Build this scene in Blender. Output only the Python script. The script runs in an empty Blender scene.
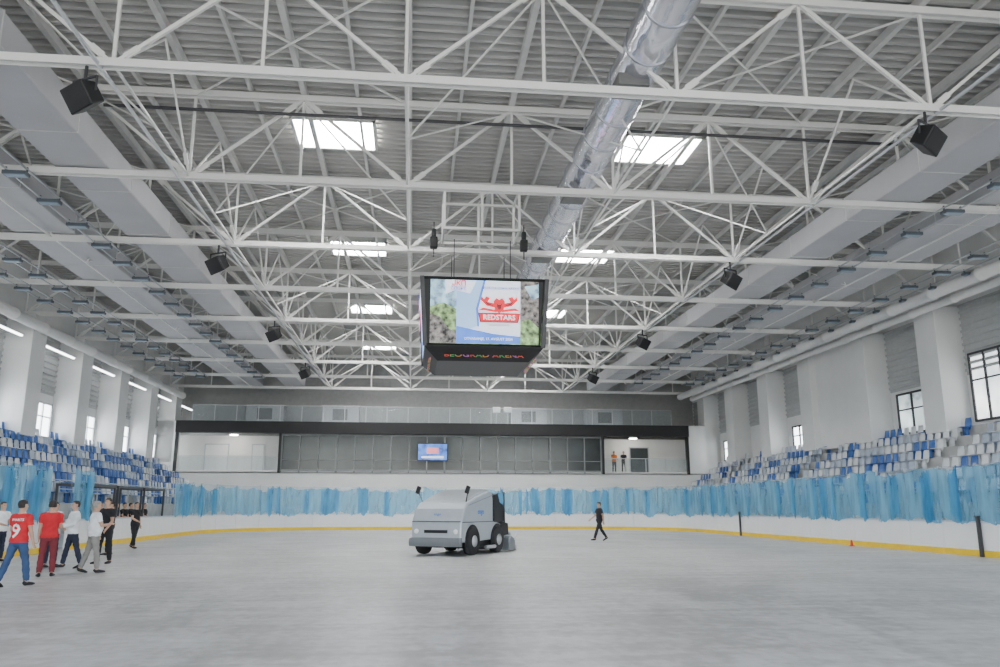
import bpy, math, random
import numpy as np
from mathutils import Vector, Matrix, Euler
from mathutils.bvhtree import BVHTree
random.seed(7)
scene=bpy.context.scene
COL=scene.collection

# ---------------- materials ----------------
MATS={}
def pm(name,col,rough=.5,metal=0.0,var=.08,scale=4.0,bump=0.0,emit=0.0,bscale=None,stretch=None,bdist=.05):
    if name in MATS: return MATS[name]
    m=bpy.data.materials.new(name); m.use_nodes=True
    nt=m.node_tree; b=nt.nodes['Principled BSDF']
    tc=nt.nodes.new('ShaderNodeTexCoord'); mp=nt.nodes.new('ShaderNodeMapping')
    nt.links.new(tc.outputs['Object'],mp.inputs['Vector'])
    if stretch: mp.inputs['Scale'].default_value=stretch
    nz=nt.nodes.new('ShaderNodeTexNoise'); nz.inputs['Scale'].default_value=scale; nz.inputs['Detail'].default_value=3
    nt.links.new(mp.outputs['Vector'],nz.inputs['Vector'])
    cr=nt.nodes.new('ShaderNodeValToRGB')
    cr.color_ramp.elements[0].position=.3; cr.color_ramp.elements[1].position=.7
    cr.color_ramp.elements[0].color=[c*(1-var) for c in col]+[1]
    cr.color_ramp.elements[1].color=[min(1,c*(1+var)) for c in col]+[1]
    nt.links.new(nz.outputs['Fac'],cr.inputs['Fac'])
    nt.links.new(cr.outputs['Color'],b.inputs['Base Color'])
    b.inputs['Roughness'].default_value=rough; b.inputs['Metallic'].default_value=metal
    if emit>0:
        nt.links.new(cr.outputs['Color'],b.inputs['Emission Color']); b.inputs['Emission Strength'].default_value=emit
    if bump>0:
        bn=nt.nodes.new('ShaderNodeBump'); bn.inputs['Strength'].default_value=bump; bn.inputs['Distance'].default_value=bdist
        n2=nt.nodes.new('ShaderNodeTexNoise'); n2.inputs['Scale'].default_value=bscale or scale*3
        nt.links.new(mp.outputs['Vector'],n2.inputs['Vector'])
        nt.links.new(n2.outputs['Fac'],bn.inputs['Height']); nt.links.new(bn.outputs['Normal'],b.inputs['Normal'])
    MATS[name]=m; return m

WHITE_STEEL=pm('white_painted_steel',(.84,.84,.81),.45,var=.02)
PURLIN=pm('purlin_paint',(.64,.64,.62),.5,var=.04)
DECK=pm('roof_deck_steel',(.51,.505,.485),.55,var=.06,scale=.6)
DUCTW=pm('grey_sheet_duct',(.47,.47,.49),.45,var=.05,scale=.8)
FOIL=pm('galvanised_foil',(.74,.75,.82),.20,metal=.95,var=.05,scale=1.2,bump=.55,bscale=3.2,bdist=.07,stretch=(1,.5,1))
JOINT=pm('duct_joint_band',(.45,.46,.50),.3,metal=.8)
GRILLE=pm('grille_grey',(.16,.16,.16),.5)
BLACK=pm('black_plastic',(.012,.012,.014),.5)
DARK=pm('dark_metal',(.05,.05,.055),.5)
WALLW=pm('white_plaster',(.85,.85,.84),.7,var=.03,scale=.8)
CLAD=pm('grey_cladding',(.50,.51,.51),.5,var=.04)
CLADD=pm('dark_grey_cladding',(.42,.425,.42),.6,var=.06)
CONC=pm('concrete_tier',(.52,.52,.51),.8,var=.1,scale=2)
YEL=pm('yellow_kick_plate',(.88,.60,.01),.5,var=.06)
BOARD=pm('white_board_plastic',(.88,.89,.90),.35,var=.03,scale=1)
CAP=pm('board_cap_grey',(.55,.62,.70),.4)
ALU=pm('aluminium',(.6,.62,.64),.35,metal=.8,var=.04)
SEATB=pm('blue_seat_plastic',(.05,.15,.46),.4,var=.1)
SEATW=pm('white_seat_plastic',(.84,.86,.89),.4,var=.04)
SEATG=pm('grey_seat_plastic',(.48,.55,.66),.4,var=.06)
WINE=pm('bright_window',(.90,.95,1.0),.3,var=.03,emit=7.0)
STRIPL=pm('linear_lamp_glow',(.95,.98,1.0),.3,var=0,emit=9.0)
SKYL=pm('skylight_panel',(1,1,1),.3,var=.0,emit=62.0)
SILVER=pm('silver_paint',(.45,.49,.53),.30,metal=.25,var=.03)
SILVER2=pm('dark_silver_paint',(.20,.22,.24),.35,metal=.3,var=.03)
TYRE=pm('rubber',(.015,.015,.017),.75,var=.2)
LENS=pm('lamp_lens',(.22,.30,.38),.3,emit=.08)
LAMPH=pm('lamp_housing',(.10,.12,.14),.4)
LEDS=[pm('led_text_red',(.6,.08,.05),.4,emit=.28,var=0),pm('led_text_green',(.08,.38,.12),.4,emit=.25,var=0),pm('led_text_orange',(.55,.25,.05),.4,emit=.25,var=0),pm('led_text_violet',(.4,.14,.4),.4,emit=.25,var=0)]
RED=pm('red_sign',(.75,.03,.03),.5)
BLUEP=pm('blue_print',(.05,.18,.55),.5)
WTXT=pm('white_print',(.9,.9,.9),.5,var=0)
LINENL=pm('pipe_white',(.76,.76,.75),.4,var=.03)

def glass_mat(name,col,alpha,rough=.05,sc=1.2,lo=.75,hi=1.3,tint=.4):
    m=bpy.data.materials.new(name); m.use_nodes=True; nt=m.node_tree
    b=nt.nodes['Principled BSDF']; b.inputs['Base Color'].default_value=(*col,1); b.inputs['Roughness'].default_value=rough
    tr=nt.nodes.new('ShaderNodeBsdfTransparent'); mx=nt.nodes.new('ShaderNodeMixShader')
    tr.inputs['Color'].default_value=(*[min(1,1-tint+tint*c) for c in col],1)
    nz=nt.nodes.new('ShaderNodeTexNoise'); nz.inputs['Scale'].default_value=sc; nz.inputs['Detail'].default_value=5
    tc=nt.nodes.new('ShaderNodeTexCoord'); mp=nt.nodes.new('ShaderNodeMapping'); mp.inputs['Scale'].default_value=(2.2,2.2,.4)
    nt.links.new(tc.outputs['Object'],mp.inputs['Vector']); nt.links.new(mp.outputs['Vector'],nz.inputs['Vector'])
    mr=nt.nodes.new('ShaderNodeMapRange'); mr.inputs['From Min'].default_value=.3; mr.inputs['From Max'].default_value=.7
    mr.inputs['To Min'].default_value=alpha*lo; mr.inputs['To Max'].default_value=min(1,alpha*hi)
    nt.links.new(nz.outputs['Fac'],mr.inputs['Value']); nt.links.new(mr.outputs['Result'],mx.inputs['Fac'])
    nt.links.new(tr.outputs['BSDF'],mx.inputs[1]); nt.links.new(b.outputs['BSDF'],mx.inputs[2])
    nt.links.new(mx.outputs['Shader'],nt.nodes['Material Output'].inputs['Surface'])
    return m
GLASS=glass_mat('clear_glass',(.85,.92,.95),.08)
FILM=glass_mat('blue_protective_film',(.20,.58,.84),.32,.35,lo=.45,hi=1.7,tint=.55)
FILM2=glass_mat('blue_film_folded',(.08,.42,.72),.50,.35,lo=.5,hi=1.5,tint=.65)
DGLASS=pm('dark_glazing',(.04,.048,.05),.14,var=.6,scale=.3)

def floor_mat():
    m=bpy.data.materials.new('rink_surface'); m.use_nodes=True; nt=m.node_tree; b=nt.nodes['Principled BSDF']
    tc=nt.nodes.new('ShaderNodeTexCoord')
    def noise(scale,st,det=6,dist=0,rz=0):
        mp=nt.nodes.new('ShaderNodeMapping'); mp.inputs['Scale'].default_value=st; mp.inputs['Rotation'].default_value=(0,0,rz)
        n=nt.nodes.new('ShaderNodeTexNoise'); n.inputs['Scale'].default_value=scale; n.inputs['Detail'].default_value=det
        n.inputs['Distortion'].default_value=dist; n.inputs['Roughness'].default_value=.6
        nt.links.new(tc.outputs['Object'],mp.inputs['Vector']); nt.links.new(mp.outputs['Vector'],n.inputs['Vector']); return n
    a=noise(.45,(1,.6,1),7,.6); c=noise(2.4,(1.6,.35,1),7,0,.2); d=noise(1.3,(.25,2.0,1),7,0,-.1); g=noise(6,(1,.8,1),6)
    def add(x,y):
        q=nt.nodes.new('ShaderNodeMath'); q.operation='ADD'; nt.links.new(x,q.inputs[0]); nt.links.new(y,q.inputs[1]); return q.outputs[0]
    sm=add(add(a.outputs['Fac'],c.outputs['Fac']),add(d.outputs['Fac'],g.outputs['Fac']))
    mr=nt.nodes.new('ShaderNodeMapRange'); mr.inputs['From Min'].default_value=1.5; mr.inputs['From Max'].default_value=2.5
    nt.links.new(sm,mr.inputs['Value'])
    cr=nt.nodes.new('ShaderNodeValToRGB'); e=cr.color_ramp.elements
    e[0].color=(.37,.36,.345,1); e[1].color=(.74,.74,.73,1)
    k=e.new(.38); k.color=(.47,.46,.445,1); k=e.new(.58); k.color=(.58,.575,.565,1)
    nt.links.new(mr.outputs['Result'],cr.inputs['Fac']); nt.links.new(cr.outputs['Color'],b.inputs['Base Color'])
    r=nt.nodes.new('ShaderNodeMapRange'); r.inputs['From Min'].default_value=.35; r.inputs['From Max'].default_value=.65
    r.inputs['To Min'].default_value=.28; r.inputs['To Max'].default_value=.46
    nt.links.new(c.outputs['Fac'],r.inputs['Value']); nt.links.new(r.outputs['Result'],b.inputs['Roughness'])
    return m

# ---------------- mesh builder ----------------
class MB:
    def __init__(s): s.v=[]; s.f=[]; s.m=[]
    def add(s,vs,fs,mi=0):
        o=len(s.v); s.v+= [tuple(x) for x in vs]; s.f+=[tuple(i+o for i in f) for f in fs]; s.m+=[mi]*len(fs)
    def box(s,c,d,rz=0,mi=0):
        x,y,z=d[0]/2,d[1]/2,d[2]/2
        vs=[(-x,-y,-z),(x,-y,-z),(x,y,-z),(-x,y,-z),(-x,-y,z),(x,-y,z),(x,y,z),(-x,y,z)]
        cs,sn=math.cos(rz),math.sin(rz)
        vs=[(c[0]+a*cs-b*sn,c[1]+a*sn+b*cs,c[2]+e) for a,b,e in vs]
        s.add(vs,[(0,3,2,1),(4,5,6,7),(0,1,5,4),(1,2,6,5),(2,3,7,6),(3,0,4,7)],mi); return s
    def beam(s,p0,p1,w,h=None,mi=0):
        h=h or w; p0=Vector(p0);p1=Vector(p1); d=(p1-p0).normalized()
        up=Vector((0,0,1)) if abs(d.z)<.95 else Vector((0,1,0))
        a=d.cross(up).normalized(); b=a.cross(d).normalized()
        vs=[]
        for p in (p0,p1):
            for sa,sb in ((-1,-1),(1,-1),(1,1),(-1,1)): vs.append(p+a*sa*w/2+b*sb*h/2)
        s.add(vs,[(0,1,2,3),(7,6,5,4),(0,4,5,1),(1,5,6,2),(2,6,7,3),(3,7,4,0)],mi); return s
    def loft(s,rings,mi=0,cap=True):
        n=len(rings[0]); vs=[p for r in rings for p in r]; fs=[]
        for i in range(len(rings)-1):
            for j in range(n):
                k=(j+1)%n; fs.append((i*n+j,i*n+k,(i+1)*n+k,(i+1)*n+j))
        if cap: fs.append(tuple(range(n-1,-1,-1))); fs.append(tuple((len(rings)-1)*n+j for j in range(n)))
        s.add(vs,fs,mi); return s
    def chain(s,pts,rad,n=10,side=None,mi=0,cap=True):
        pts=[Vector(p) for p in pts]; rings=[]
        for i,p in enumerate(pts):
            d=(pts[min(i+1,len(pts)-1)]-pts[max(i-1,0)]).normalized()
            ref=Vector(side) if side else (Vector((0,1,0)) if abs(d.y)<.9 else Vector((1,0,0)))
            a=(ref-d*ref.dot(d)).normalized(); b=d.cross(a)
            r=rad[i]; ra,rb=(r if isinstance(r,tuple) else (r,r))
            rings.append([p+a*ra*math.cos(t)+b*rb*math.sin(t) for t in [2*math.pi*j/n for j in range(n)]])
        return s.loft(rings,mi,cap)
    def prism(s,poly,axis,a,b,mi=0):
        def P(u,w,t): return (t,u,w) if axis=='x' else ((u,t,w) if axis=='y' else (u,w,t))
        n=len(poly); vs=[P(u,w,a) for u,w in poly]+[P(u,w,b) for u,w in poly]
        fs=[(j,(j+1)%n,n+(j+1)%n,n+j) for j in range(n)]+[tuple(range(n-1,-1,-1)),tuple(range(n,2*n))]
        s.add(vs,fs,mi); return s
    def revolve(s,prof,c,axis='x',n=24,mi=0):
        rings=[]
        for r,t in prof:
            ring=[]
            for j in range(n):
                a=2*math.pi*j/n; u,w=r*math.cos(a),r*math.sin(a)
                q=(t,u,w) if axis=='x' else ((u,w,t) if axis=='z' else (u,t,w))
                ring.append((c[0]+q[0],c[1]+q[1],c[2]+q[2]))
            rings.append(ring)
        return s.loft(rings,mi)

def mkmesh(mb,name,off=(0,0,0),mats=(),smooth=False):
    me=bpy.data.meshes.new(name)
    me.from_pydata([(a-off[0],b-off[1],c-off[2]) for a,b,c in mb.v],[],mb.f)
    for m in mats: me.materials.append(m)
    if len(mats)>1:
        me.polygons.foreach_set('material_index',mb.m)
    if smooth: me.polygons.foreach_set('use_smooth',[True]*len(me.polygons))
    me.update()
    import bmesh
    bm=bmesh.new(); bm.from_mesh(me); bmesh.ops.recalc_face_normals(bm,faces=bm.faces[:]); bm.to_mesh(me); bm.free()
    return me
def meta(o,label=None,cat=None,group=None,kind=None):
    if label: o['label']=label
    if cat: o['category']=cat
    if group: o['group']=group
    if kind: o['kind']=kind
    return o
def obj(name,mb,mat,loc=(0,0,0),local=False,parent=None,smooth=False,bevel=0,**kw):
    mats=mat if isinstance(mat,(list,tuple)) else [mat]
    me=mb if isinstance(mb,bpy.types.Mesh) else mkmesh(mb,name,(0,0,0) if local else loc,mats,smooth)
    o=bpy.data.objects.new(name,me); COL.objects.link(o)
    if parent: o.parent=parent
    else: o.location=loc
    if bevel:
        b=o.modifiers.new('bev','BEVEL'); b.width=bevel; b.segments=2; b.limit_method='ANGLE'
    return meta(o,**kw)
def empty(name,loc,rz=0,**kw):
    o=bpy.data.objects.new(name,None); o.empty_display_size=.2; COL.objects.link(o); o.location=loc; o.rotation_euler=(0,0,rz)
    return meta(o,**kw)
def part(name,mb,mat,parent,world=True,smooth=False,bevel=0,**kw):
    loc=tuple(parent.location) if world else (0,0,0)
    mats=mat if isinstance(mat,(list,tuple)) else [mat]
    me=mb if isinstance(mb,bpy.types.Mesh) else mkmesh(mb,name,loc,mats,smooth)
    o=bpy.data.objects.new(name,me); COL.objects.link(o); o.parent=parent
    if bevel:
        b=o.modifiers.new('bev','BEVEL'); b.width=bevel; b.segments=2; b.limit_method='ANGLE'
    return meta(o,**kw)
def copy_tree(src,loc,rz=None):
    n=src.copy(); COL.objects.link(n); n.location=loc
    if rz is not None: n.rotation_euler=(0,0,rz)
    for c in src.children:
        k=c.copy(); COL.objects.link(k); k.parent=n
        for c2 in c.children:
            k2=c2.copy(); COL.objects.link(k2); k2.parent=k
    return n
def text(name,body,size,mat,parent,loc,rot=(math.pi/2,0,0),extr=.003,sx=1,bold=.0,colors=None,**kw):
    cu=bpy.data.curves.new(name,'FONT'); cu.body=body; cu.size=size; cu.extrude=extr; cu.offset=bold
    cu.align_x='CENTER'; cu.align_y='CENTER'; cu.resolution_u=2
    t=bpy.data.objects.new('t',cu); COL.objects.link(t); bpy.context.view_layer.update()
    me=bpy.data.meshes.new_from_object(t.evaluated_get(bpy.context.evaluated_depsgraph_get()))
    bpy.data.objects.remove(t); bpy.data.curves.remove(cu)
    me.materials.clear()
    if colors:
        for c in colors: me.materials.append(c)
        xs_=[v.co.x for v in me.vertices]; x0,x1=min(xs_),max(xs_); n=len(body)
        for p in me.polygons: p.material_index=int(min(n-1,max(0,(p.center.x-x0)/(x1-x0)*n)))%len(colors)
    else: me.materials.append(mat)
    me.transform(Matrix.LocRotScale(Vector(loc),Euler(rot),Vector((sx,1,1))))
    o=bpy.data.objects.new(name,me); COL.objects.link(o); o.parent=parent
    return meta(o,**kw)

CX=2.75; XL,XR=-19.5,25.0; ZB,ZT=10.8,13.4
TY=[16.3+6*i for i in range(9)]

# ---------------- floor, walls, roof ----------------
obj('floor',MB().box((CX,30,-.1),(60,84,.2)),floor_mat(),loc=(CX,30,-.2),kind='structure')
ZD=13.75
mb=MB(); Y0,Y1=-6,70; per=.36; n=int((Y1-Y0)/per); top=[]
for i in range(n):
    y=Y0+i*per
    for dy,dz in ((0,0),(.12,0),(.15,.14),(.33,.14)): top.append((y+dy,ZD+dz))
top.append((Y1,ZD))
vs=[]; 
for y,z in top: vs+= [(XL-.5,y,z),(XR+.5,y,z)]
mb.add(vs,[(2*i,2*i+1,2*i+3,2*i+2) for i in range(len(top)-1)])
obj('ceiling',mb,DECK,loc=(CX,30,ZD),kind='structure')
obj('wall_left',MB().box((XL-.15,32,ZD/2),(.3,76,ZD)),WALLW,loc=(XL-.15,32,0),kind='structure')
obj('wall_right',MB().box((XR+.15,32,ZD/2),(.3,76,ZD)),WALLW,loc=(XR+.15,32,0),kind='structure')
obj('wall_far',MB().box((CX,70,ZD/2),(XR-XL+.4,.3,ZD)),CLADD,loc=(CX,70,0),kind='structure')
def rib_panel(x,sgn,y0,y1,z0,z1,name):
    mb=MB(); z=z0; pr=[]
    while z<z1-.05:
        for dz,dx in ((0,.02),(.14,.02),(.17,.09),(.27,.09)): pr.append((z+dz,dx))
        z+=.30
    vs=[]
    for z,dx in pr: vs+=[(x+sgn*dx,y0,z),(x+sgn*dx,y1,z)]
    mb.add(vs,[(2*i,2*i+1,2*i+3,2*i+2) for i in range(len(pr)-1)])
    obj(name,mb,CLAD,loc=(x,(y0+y1)/2,z0),kind='structure')
wn=[0];tn=[0]
def window(x,sgn,y0,y1,z0,z1,nm=3,frame=DARK,pane=WINE):
    wn[0]+=1; e=empty('window_%d'%wn[0],(x,(y0+y1)/2,z0),kind='structure')
    part('pane',MB().box((x+sgn*.02,(y0+y1)/2,(z0+z1)/2),(.03,y1-y0,z1-z0)),pane,e)
    f=MB()
    for z in (z0,z1): f.box((x+sgn*.05,(y0+y1)/2,z),(.1,y1-y0+.1,.1))
    for i in range(nm+1): f.box((x+sgn*.05,y0+(y1-y0)*i/nm,(z0+z1)/2),(.1,.11,z1-z0))
    f.box((x+sgn*.05,(y0+y1)/2,z0+(z1-z0)*.6),(.08,y1-y0,.07))
    part('frame',f,frame,e)
PY=[22.3+6*i for i in range(8)]
for i,y in enumerate(PY):
    for side,x,s in (('l',XL,1),('r',XR,-1)):
        tn[0]+=1
        pw=1.5; pd=1.3
        obj('trim_%d'%tn[0],MB().box((x+s*pd/2,y,7.75),(pd,pw,5.8)),WALLW,loc=(x+s*pd/2,y,4.85),kind='structure',bevel=.03)
        y0,y1=y+.8,y+5.2
        if side=='r' and i==3:
            tn[0]+=1; obj('trim_%d'%tn[0],MB().box((x-.45,y+3,7.7),(.9,4.6,5.7)),WALLW,loc=(x-.3,y+3,4.85),kind='structure')
            continue
        tn[0]+=1; rib_panel(x,s,y0,y1,7.4,10.6,'trim_%d'%tn[0])
        if side=='r':
            if i==1: window(x,s,y0+.3,y1-.3,5.3,8.3,4,pane=pm('window_cool',(.75,.85,.92),.2,emit=3,var=.5,scale=.8))
            elif i==2: window(x,s,y0+.2,y1-.6,5.2,7.2,3,pane=pm('window_mid',(.50,.58,.62),.2,emit=1.6,var=.7,scale=.8))
            elif i in (5,7): pass
            else: window(x,s,y0+.8,y1-.8,5.2,6.7,3)
        else:
            window(x,s,y0+.2,y1-.2,5.15,6.9,4,frame=ALU)
        if side=='l':
            e=empty('linear_lamp',(x+1.0,y+3,9.45),label='bright white linear lamp along the side wall',cat='lamp',group='linear wall lamps')
            part('lamp_tube',MB().box((x+1.0,y+3,9.45),(.12,3.6,.07)),STRIPL,e)
            part('lamp_bracket',MB().box((x+.5,y+1.6,9.5),(1.0,.06,.06)).box((x+.5,y+4.4,9.5),(1.0,.06,.06)).box((x+1.0,y+3,9.51),(.16,3.7,.05)),ALU,e)

# ---------------- trusses ----------------
def hbeam(mb,p0,p1,w,h):
    p0=Vector(p0);p1=Vector(p1)
    for s in (-1,1):
        o=Vector((0,s*w/2,0)); mb.beam(p0+o,p1+o,.025,h)
    mb.beam(p0,p1,w,.03); return mb
L0,L1=-19.0,24.5; N=14; dx=(L1-L0)/N
xs=[L0+dx*i for i in range(N+1)]
t0=empty('roof_truss',(CX,TY[0],ZB),label='long white painted steel roof truss with diagonal webbing spanning the rink',cat='roof truss',group='white roof trusses')
part('bottom_chord',hbeam(MB(),(L0,TY[0],ZB),(L1,TY[0],ZB),.20,.18),WHITE_STEEL,t0)
part('top_chord',hbeam(MB(),(L0,TY[0],ZT),(L1,TY[0],ZT),.20,.18),WHITE_STEEL,t0)
for i,x in enumerate(xs):
    part('vertical_strut',MB().beam((x,TY[0],ZB+.1),(x,TY[0],ZT-.1),.07),WHITE_STEEL,t0)
for i in range(N):
    a,b=(ZB,ZT) if i%2==0 else (ZT,ZB)
    m=MB().beam((xs[i],TY[0],a),(xs[i+1],TY[0],b),.08)
    for q in (0,1):
        xx=xs[i+q]; zz=(a,b)[q]
        d=Vector((xs[i+1-q]-xx,0,(a,b)[1-q]-zz)).normalized()
        p=Vector((xx,TY[0],zz)); m.beam(p+d*.3,p+d*.65,.04,.15)
    part('diagonal_brace',m,WHITE_STEEL,t0)
for y in TY[1:]: copy_tree(t0,(CX,y,ZB))
for i in range(2*N+1):
    x=L0+dx*i/2
    big=(i%2==0)
    w=.16 if big else .09; h=.24 if big else .18
    obj('purlin',MB().box((x,32,ZD-.03-h/2),(w,74,h)),PURLIN,loc=(x,32,ZD-.3),label='long grey steel roof purlin under the metal deck',cat='purlin',group='roof purlins')
for xi in (2,4,6,8,10,12):
    x=xs[xi]; base=None
    for j in range(8):
        y=TY[j]
        if base is None:
            m=MB().beam((x,y,ZB),(x,y+3,ZT-.1),.05); m.beam((x,y+3,ZT-.1),(x,y+6,ZB),.05)
            m.beam((x,y,ZB),(x,y+6,ZB),.05)
            for py in (0,6):
                d=(Vector((x,y+3,ZT-.1))-Vector((x,y+py,ZB))).normalized(); p=Vector((x,y+py,ZB))
                m.beam(p+d*.4,p+d*.75,.10)
            base=obj('roof_brace',m,WHITE_STEEL,loc=(x,y+3,ZB),label='white steel brace linking two neighbouring roof trusses',cat='roof brace',group='braces between trusses')
        else:
            c=base.copy(); COL.objects.link(c); c.location=(x,y+3,ZB)
base=None
for j in range(8):
    for xi in ((3,7,11) if j%2==0 else (5,9)):
        x=xs[xi]; y=TY[j]
        if base is None:
            m=MB().beam((x,y,ZT-.1),(x+dx,y+3,ZB+.02),.04); m.beam((x,y+6,ZT-.1),(x+dx,y+3,ZB+.02),.04)
            m.beam((x,y,ZT-.1),(x-dx,y+3,ZB+.02),.04); m.beam((x,y+6,ZT-.1),(x-dx,y+3,ZB+.02),.04)
            base=obj('roof_strut',m,WHITE_STEEL,loc=(x,y,ZB),label='thin white diagonal steel struts between roof trusses',cat='roof strut',group='thin struts between trusses')
        else:
            c=base.copy(); COL.objects.link(c); c.location=(x,y,ZB)
base=None
for j in range(8):
    for x0 in (xs[1],xs[11]) if j%2 else (xs[1],xs[4],xs[8],xs[11]):
        y=TY[j]
        if base is None:
            m=MB().beam((x0,y,ZT),(x0+2*dx,y+6,ZT),.045); m.beam((x0+2*dx,y,ZT-.06),(x0,y+6,ZT-.06),.045)
            base=obj('roof_cross_brace',m,WHITE_STEEL,loc=(x0,y,ZT),label='white steel cross brace in the roof plane',cat='roof brace',group='cross braces under the roof deck')
        else:
            c=base.copy(); COL.objects.link(c); c.location=(x0,y,ZT)
for k in range(4):
    for x in (-2.8,8.1):
        y=24.9+12*k; wn[0]+=1
        e=empty('window_%d'%wn[0],(x,y,ZD-.1),kind='structure')
        part('pane',MB().box((x,y,ZD-.06),(2.5,2.0,.03)),SKYL,e)
        f=MB()
        for s in (-1,1):
            f.box((x+s*1.3,y,ZD-.1),(.1,2.2,.22)); f.box((x,y+s*1.05,ZD-.1),(2.7,.1,.22))
        part('frame',f,PURLIN,e)
for a,b,h in ((11.5,13.0,.8),(14.7,16.8,.7)):
    for s in (-1,1):
        xc=CX+s*(a+b)/2; z0=ZB+.13
        e=empty('box_duct',(xc,35,z0),label='long grey rectangular air duct resting on the roof trusses',cat='air duct',group='rectangular air ducts')
        part('casing',MB().box((xc,36,z0+h/2),(b-a,58,h)),DUCTW,e,bevel=.04)
        m=MB()
        for i in range(15): m.box((xc,8+4*i,z0+h/2),(b-a+.03,.03,h+.03))
        part('joint_flange',m,PURLIN,e,kind='stuff')
DX=5.15
e=empty('round_duct',(DX,28,11.9),label='silver foil-clad round ventilation duct running along the roof',cat='air duct')
m=MB().chain([(DX,y*1.0,11.9) for y in range(6,47)],[.55]*41,28,side=(0,0,1))
part('duct_body',m,FOIL,e,smooth=True)
y=7
while y<46:
    part('joint_band',MB().chain([(DX,y,11.9),(DX,y+.07,11.9)],[.575,.575],28,side=(0,0,1)),JOINT,e); y+=1.5
for yy in (17.0,23.9,30.4,37):
    part('air_grille',MB().box((DX-.2,yy,11.36),(.75,.75,.3)),GRILLE,e,bevel=.02)
for x,z,r in ((-17.9,10.0,.25),(21.9,10.45,.25),(22.9,10.3,.18)):
    m=MB(); pts=[];rad=[]; y=10
    while y<64: pts+=[(x,y,z),(x,y+2.8,z),(x,y+2.81,z),(x,y+2.95,z)]; rad+=[r,r,r+.03,r+.03]; y+=3
    m.chain(pts,rad,14,side=(0,0,1))
    obj('ventilation_pipe',m,LINENL,loc=(x,37,z),smooth=True,label='white round ventilation pipe running along the side wall',cat='pipe',group='wall ventilation pipes')
obj('sprinkler_pipe',MB().chain([(-9,22,12.75),(0,22,12.75),(15,22,12.75)],[.05]*3,8,side=(0,0,1)),DARK,loc=(0,22,12.75),label='thin black pipe crossing below the roof deck',cat='pipe')
for x in (-7.1,12.0):
    obj('cable_conduit',MB().chain([(x+.25,8,ZB-.05),(x+.25,30,ZB-.05),(x+.25,62,ZB-.05)],[.045]*3,8,side=(0,0,1)),ALU,loc=(x,30,ZB),label='grey cable conduit feeding the hanging loudspeakers',cat='conduit',group='speaker conduits')

def speaker(x,y,s):
    e=empty('loudspeaker',(x,y,ZB-.8),rz=s*.5,label='black box loudspeaker hanging tilted from a roof truss',cat='loudspeaker',group='hanging loudspeakers')
    m=MB().prism([(-.22,-.28),(-.22,.28),(.2,.22),(.2,-.22)],'x',-.31,.31)
    o=part('cabinet',m,BLACK,e,world=False,bevel=.03); o.rotation_euler=(.5,.25*s,0)
    g=part('speaker_grille',MB().box((0,-.225,0),(.55,.02,.48)),BLACK,e,world=False); g.rotation_euler=(.5,.25*s,0)
    b=MB(); b.beam((-.34,0,.09*s),(-.34,0,.42),.035); b.beam((.34,0,-.09*s),(.34,0,.42),.035); b.beam((-.35,0,.42),(.35,0,.42),.04); b.beam((0,0,.42),(0,0,.72),.05)
    part('bracket',b,DARK,e,world=False)
for k in range(4):
    for x,s in ((-7.1,-1),(11.9,1)): speaker(x,16.3+12*k,s)

lamp=None
for s in (-1,1):
    for r,off in enumerate((13.85,17.8,19.3)):
        for j in range(20):
            x=CX+s*off; y=17.8+2.1*j; z=ZB-.3
            if s>0 and off==19.3: x-=.25
            if lamp is None:
                lamp=empty('sports_light',(x,y,z),label='small grey sports light hung under the roof trusses',cat='light',group='sports lights')
                part('housing',MB().box((x,y,z+.05),(.62,.30,.1)).box((x-.28,y,z+.16),(.04,.04,.18)).box((x+.28,y,z+.16),(.04,.04,.18)),LAMPH,lamp)
                part('lens',MB().box((x,y,z-.005),(.54,.22,.02)),LENS,lamp)
            else: copy_tree(lamp,(x,y,z))
for s in (-1,1):
    for off in (13.85,17.8,19.3):
        x=CX+s*off-(.25 if s>0 and off==19.3 else 0)
        obj('lamp_rail',MB().box((x-.28,37.8,ZB-.115),(.045,42,.04)).box((x+.28,37.8,ZB-.115),(.045,42,.04)),ALU,loc=(x,37,ZB-.2),label='pair of slim metal rails carrying lights',cat='lamp rail',group='lamp rails')

# ---------------- rink boards ----------------
BX0,BX1,BY1,BR=-12.5,18.0,57.5,8.0; BS=15.0; BLE=26.0
La=BY1-BR-BS; Lc=math.pi*BR/2; Lf=BX1-BX0-2*BR; Ll=BY1-BR-BLE
TOT=La+2*Lc+Lf+Ll
def path(s):
    s=max(0,min(TOT,s))
    if s<La: return Vector((BX1,BS+s,0)),Vector((1,0,0))
    s-=La
    if s<Lc:
        a=s/BR; return Vector((BX1-BR+BR*math.cos(a),BY1-BR+BR*math.sin(a),0)),Vector((math.cos(a),math.sin(a),0))
    s-=Lc
    if s<Lf: return Vector((BX1-BR-s,BY1,0)),Vector((0,1,0))
    s-=Lf
    if s<Lc:
        a=math.pi/2+s/BR; return Vector((BX0+BR+BR*math.cos(a),BY1-BR+BR*math.sin(a),0)),Vector((math.cos(a),math.sin(a),0))
    s-=Lc
    return Vector((BX0,BY1-BR-s,0)),Vector((-1,0,0))
def strip(s0,s1,o0,o1,z0,z1,n=4,mb=None):
    mb=mb or MB(); rings=[]
    for i in range(n+1):
        p,nn=path(s0+(s1-s0)*i/n)
        rings.append([p+nn*o0+Vector((0,0,z0)),p+nn*o1+Vector((0,0,z0)),p+nn*o1+Vector((0,0,z1)),p+nn*o0+Vector((0,0,z1))])
    return mb.loft(rings)
GT=2.9
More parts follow.
